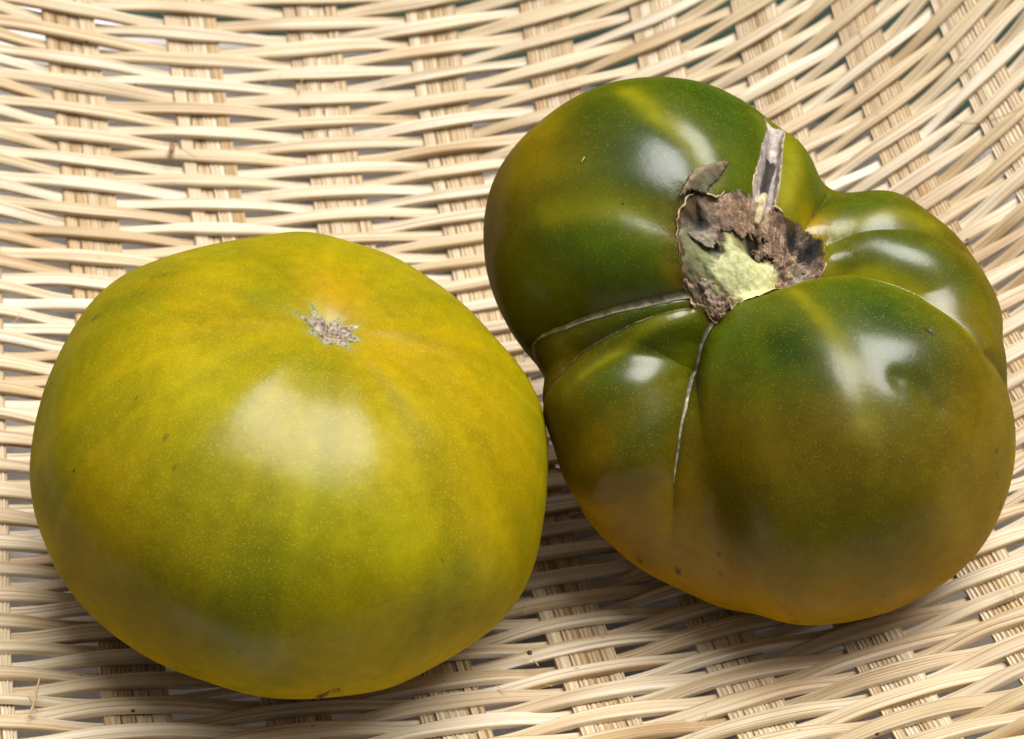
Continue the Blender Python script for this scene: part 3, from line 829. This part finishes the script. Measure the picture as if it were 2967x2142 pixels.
    for _ in range(4):
        h0 = sd_rim(e); gx = (sd_rim(e + [.002, 0]) - h0) / .002; gy = (sd_rim(e + [0, .002]) - h0) / .002
        gn = np.maximum(gx * gx + gy * gy, .3)
        e = e - .7 * np.stack([h0 * gx / gn, h0 * gy / gn], -1)
    V, Fq = tube("", pos_out(e, -.00022 + .00012 * wobble(e * 50, 123, 2, 1.0)), .00019, None, taper=list(np.clip(.25 + 1.3 * wobble(e * 24, 124, 3, 1.1), .02, 1.2) * np.where((e[:, 1] < .02) & (e[:, 0] > -.28), .05, 1.0)))
    ec = np.repeat(np.array([.40, .30, .17]) * (1 + .5 * wobble(e * 40, 125, 3, 1.3)[:, None]), 6, axis=0)
    obj("torn_edge", mesh_from("torn_edge", V, Fq, M_SCAR, colors=np.clip(ec, .02, 1)), root)
    # the open crack above the cavity, with a hole whose dark shade is only painted and a corky ridge
    HC = MK['crackhole']
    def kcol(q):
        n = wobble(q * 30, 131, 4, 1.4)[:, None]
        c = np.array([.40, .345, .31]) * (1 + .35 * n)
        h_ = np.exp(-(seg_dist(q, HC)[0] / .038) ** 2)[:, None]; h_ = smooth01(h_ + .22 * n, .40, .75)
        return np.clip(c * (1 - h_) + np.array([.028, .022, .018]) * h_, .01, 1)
    def kpos(q):
        h_ = sum(gauss(q, p, .03) for p in HC).clip(0, 1)
        return pos(q, .00016 + .00012 * wobble(q * 50, 132, 3, 1.2) - .0 * h_)
    drape("crack_scar", lambda q: (poly_sd(q, CRK) + .003 * wobble(q * 60, 72, 2, 1.0) < .002) & (sd_rim(q) > -.02), .0035, CRK.min(0) - .01, CRK.max(0) + .01, kpos, kcol, M_SCAR, root)
    q = np.vstack([CRK, CRK[:1]]); seg = np.concatenate([[0], np.cumsum(np.linalg.norm(np.diff(q, axis=0), axis=1))]); t = np.linspace(0, seg[-1], 200)
    e = np.stack([np.interp(t, seg, q[:, 0]), np.interp(t, seg, q[:, 1])], -1); e = e[sd_rim(e) > -.005]
    e = e + .004 * np.stack([wobble(e * 60, 126, 3, 1.2), wobble(e * 60, 127, 3, 1.2)], -1)
    V, Fq = tube("", pos_out(e, -.00012), .00017, None, taper=list(.5 + .9 * np.abs(wobble(e * 40, 128, 2, 1.1))))
    obj("torn_edge", mesh_from("torn_edge", V, Fq, M_SCAR, colors=np.clip(np.repeat(np.array([.36, .28, .17]) * (1 + .5 * wobble(e * 50, 129, 3, 1.2)[:, None]), 6, axis=0), .02, 1)), root)
    sp = np.array(MK['seed']); tt = np.linspace(0, 1, 16); sp = np.stack([np.interp(tt, np.linspace(0, 1, len(sp)), sp[:, i]) for i in (0, 1)], -1)
    V, Fq = tube("", pos_out(sp, -.0013), .00085, None, sides=10)
    obj("corky_ridge", mesh_from("corky_ridge", V, Fq, M_SCAR, colors=np.clip(np.tile([.46, .38, .21], (len(V), 1)) * (1 + .25 * wobble(V * 4000, 133, 2, .6)[:, None]), .02, 1)), root)
    # pale corky scars down the creases
    def scol(q):
        n = wobble(q * 45, 141, 3, 1.4)[:, None]
        dd = np.minimum(seg_dist(q, MK['g_s1'])[0], seg_dist(q, MK['g_s2'])[0])
        k = smooth01(dd + .003 * n[:, 0], .004, .017)[:, None]
        c = np.array([.27, .25, .155]) * (1 + .7 * n)
        return np.clip(c * (1 - k) + np.array([.05, .042, .016]) * k, .02, 1)
    ribbon("crease_scar", MK['g_s1'][:6], .036, .006, lambda q, l: pos_out(q, .00010 + l), scol, M_SCAR, root, 1, 7, .00005)
    ribbon("crease_scar", MK['g_s2'][:6], .038, .003, lambda q, l: pos_out(q, .00010 + l), scol, M_SCAR, root, 2, 7, .00005)
    def scol2(q):
        n = wobble(q * 60, 142, 3, 1.4)[:, None]
        return np.clip(np.array([.16, .13, .06]) * (1 + .8 * n), .02, 1)
    ribbon("crease_scar", MK['g_s3'][1:], .007, .003, lambda q, l: pos_out(q, .00012 + l), scol2, M_SCAR, root, 3, 3)
    # curled flap of skin at the upper left of the cavity
    FL = np.array(MK['flap'])
    def lpos(q):
        s = poly_sd(q, FL)
        out = seg_dist(q, FL[0:5])[0]
        l = .0004 + .0034 * np.exp(-out / .035) * smooth01(-s, -.02, .03) - .0004 * smooth01(-s, .02, .05)
        return pos_out(q, l + .0001 * wobble(q * 60, 151, 2, 1.))
    def lcol(q):
        out = seg_dist(q, FL[0:5])[0][:, None]; n = wobble(q * 50, 152, 3, 1.3)[:, None]
        a = np.array([.21, .145, .085]); b = np.array([.10, .095, .045])  # inner side darkened: shade inside the curl is part of the colour
        w = smooth01(out, .012, .04)
        return np.clip((a * (1 - w) + b * w) * (1 + .4 * n), .02, 1)
    drape("skin_flap", lambda q: poly_sd(q, FL) < .004, .004, FL.min(0) - .01, FL.max(0) + .01, lpos, lcol, M_SCAR, root, thick=.0004)
    return root, pos_out

yellow_root, yellow_pos = yellow_tomato()
green_root, green_pos = green_tomato()

# ------------------------------------------------------------------ small bits lying about
M_STRAW = plain_material("dry_straw", (0.42, 0.31, 0.13), 0.7, 900)
M_HAIR = plain_material("brown_fibre", (0.22, 0.10, 0.05), 0.5, 900)
M_SEED = plain_material("dark_seed", (0.035, 0.022, 0.014), 0.5, 900)
def smooth_line(pts, m=24, lift=0.0):
    P = np.asarray(pts, float); t = np.linspace(0, 1, m); s = np.linspace(0, 1, len(P))
    Q = np.stack([np.interp(t, s, P[:, i]) for i in range(3)], -1)
    for _ in range(4): Q[1:-1] = (Q[:-2] + 2 * Q[1:-1] + Q[2:]) / 4
    Q[:, 2] += lift
    return Q

def bit(name, label, cat, lines, mat, rad, group=None, kids=()):
    at = Vector(lines[0][0])
    V, F = tube("", smooth_line(lines[0]) - np.array(at), rad, None, sides=5)
    o = obj(name, mesh_from(name, V, F, mat), None, at)
    thing(o, label, cat, group)
    for nm, ln, rd in kids:
        V, F = tube("", smooth_line(ln) - np.array(at), rd, None, sides=5)
        obj(nm, mesh_from(nm, V, F, mat), o)
    return o
U3 = .0034
up = lambda L, z=U3, z1=None: [(x, y, h + z + ((z1 - z) * i / (len(L) - 1) if z1 is not None else 0)) for i, (x, y, h) in enumerate(L)]
bit("dry_grass_sprig", "forked sprig of dry grass on the weave below the yellow tomato", "grass sprig",
    [up([(-0.0715, -0.0872, 0.0251), (-0.0711, -0.0848, 0.0241), (-0.071, -0.0826, 0.0233), (-0.0708, -0.0807, 0.0226)], .003, .0055)], M_STRAW, .00022,
    kids=[("awn", up([(-0.0711, -0.0848, 0.0241), (-0.0721, -0.0837, 0.024)], .0036, .0042), .00016), ("awn", up([(-0.0713, -0.0855, 0.0243), (-0.0703, -0.0862, 0.0246)], .0034, .0036), .00016)])
bit("brown_hair", "thin curved brown hair caught on the weave beside the green tomato", "hair",
    [up([(0.0817, 0.0443, 0.0164), (0.084, 0.0424, 0.0167), (0.0871, 0.0415, 0.0176), (0.0904, 0.0417, 0.0187), (0.0932, 0.0424, 0.0198), (0.0953, 0.043, 0.0206)], .0038)], M_HAIR, .00009)
bit("dry_bud", "tiny brown dry bud with a fine thread on the pale weave behind the yellow tomato", "plant bit",
    [up([(-0.0643, 0.0405, 0.0112), (-0.0643, 0.0418, 0.0112), (-0.0644, 0.0430, 0.0112)], .0034)], M_HAIR, .00055,
    kids=[("thread", up([(-0.0631, 0.0423, 0.011), (-0.0609, 0.0411, 0.0103), (-0.0596, 0.0404, 0.0099)], .0033), .00008)])
bit("dark_seed", "small round dark seed on the weave between the two tomatoes", "seed",
    [up([(0.0024, -0.0670, 0.0092), (0.0028, -0.0670, 0.0092), (0.0032, -0.0670, 0.0092)], .0032)], M_SEED, .00042)
for ln, lb in (([(0.0051, -0.0736, 0.0111), (0.0063, -0.0746, 0.0115)], "short loose cane fibre sticking out beside the lower middle stake"),
               ([(0.0034, -0.0682, 0.0095), (0.0042, -0.0701, 0.0101)], "short loose cane fibre next to the dark seed"),
               ([(0.0020, -0.0561, 0.0065), (0.0020, -0.0587, 0.0071)], "short dark cane fibre above the dark seed between the tomatoes")):
    bit("loose_fibre", lb, "fibre", [up(ln, .0028, .0036)], M_STRAW, .00012, "loose fibres on the weave")
p = green_pos(np.array([GREEN_MARKS['spots'][11]]))[0] + np.array(green_root.location)
bit("straw_crumb", "tiny pale straw crumb stuck on the green tomato's upper left lobe", "straw", [[tuple(p + np.array([-.0003, -.0005, .0001])), tuple(p + np.array([.0, .0, .0002])), tuple(p + np.array([.0002, .0004, .0003]))]], M_STRAW, .00011)
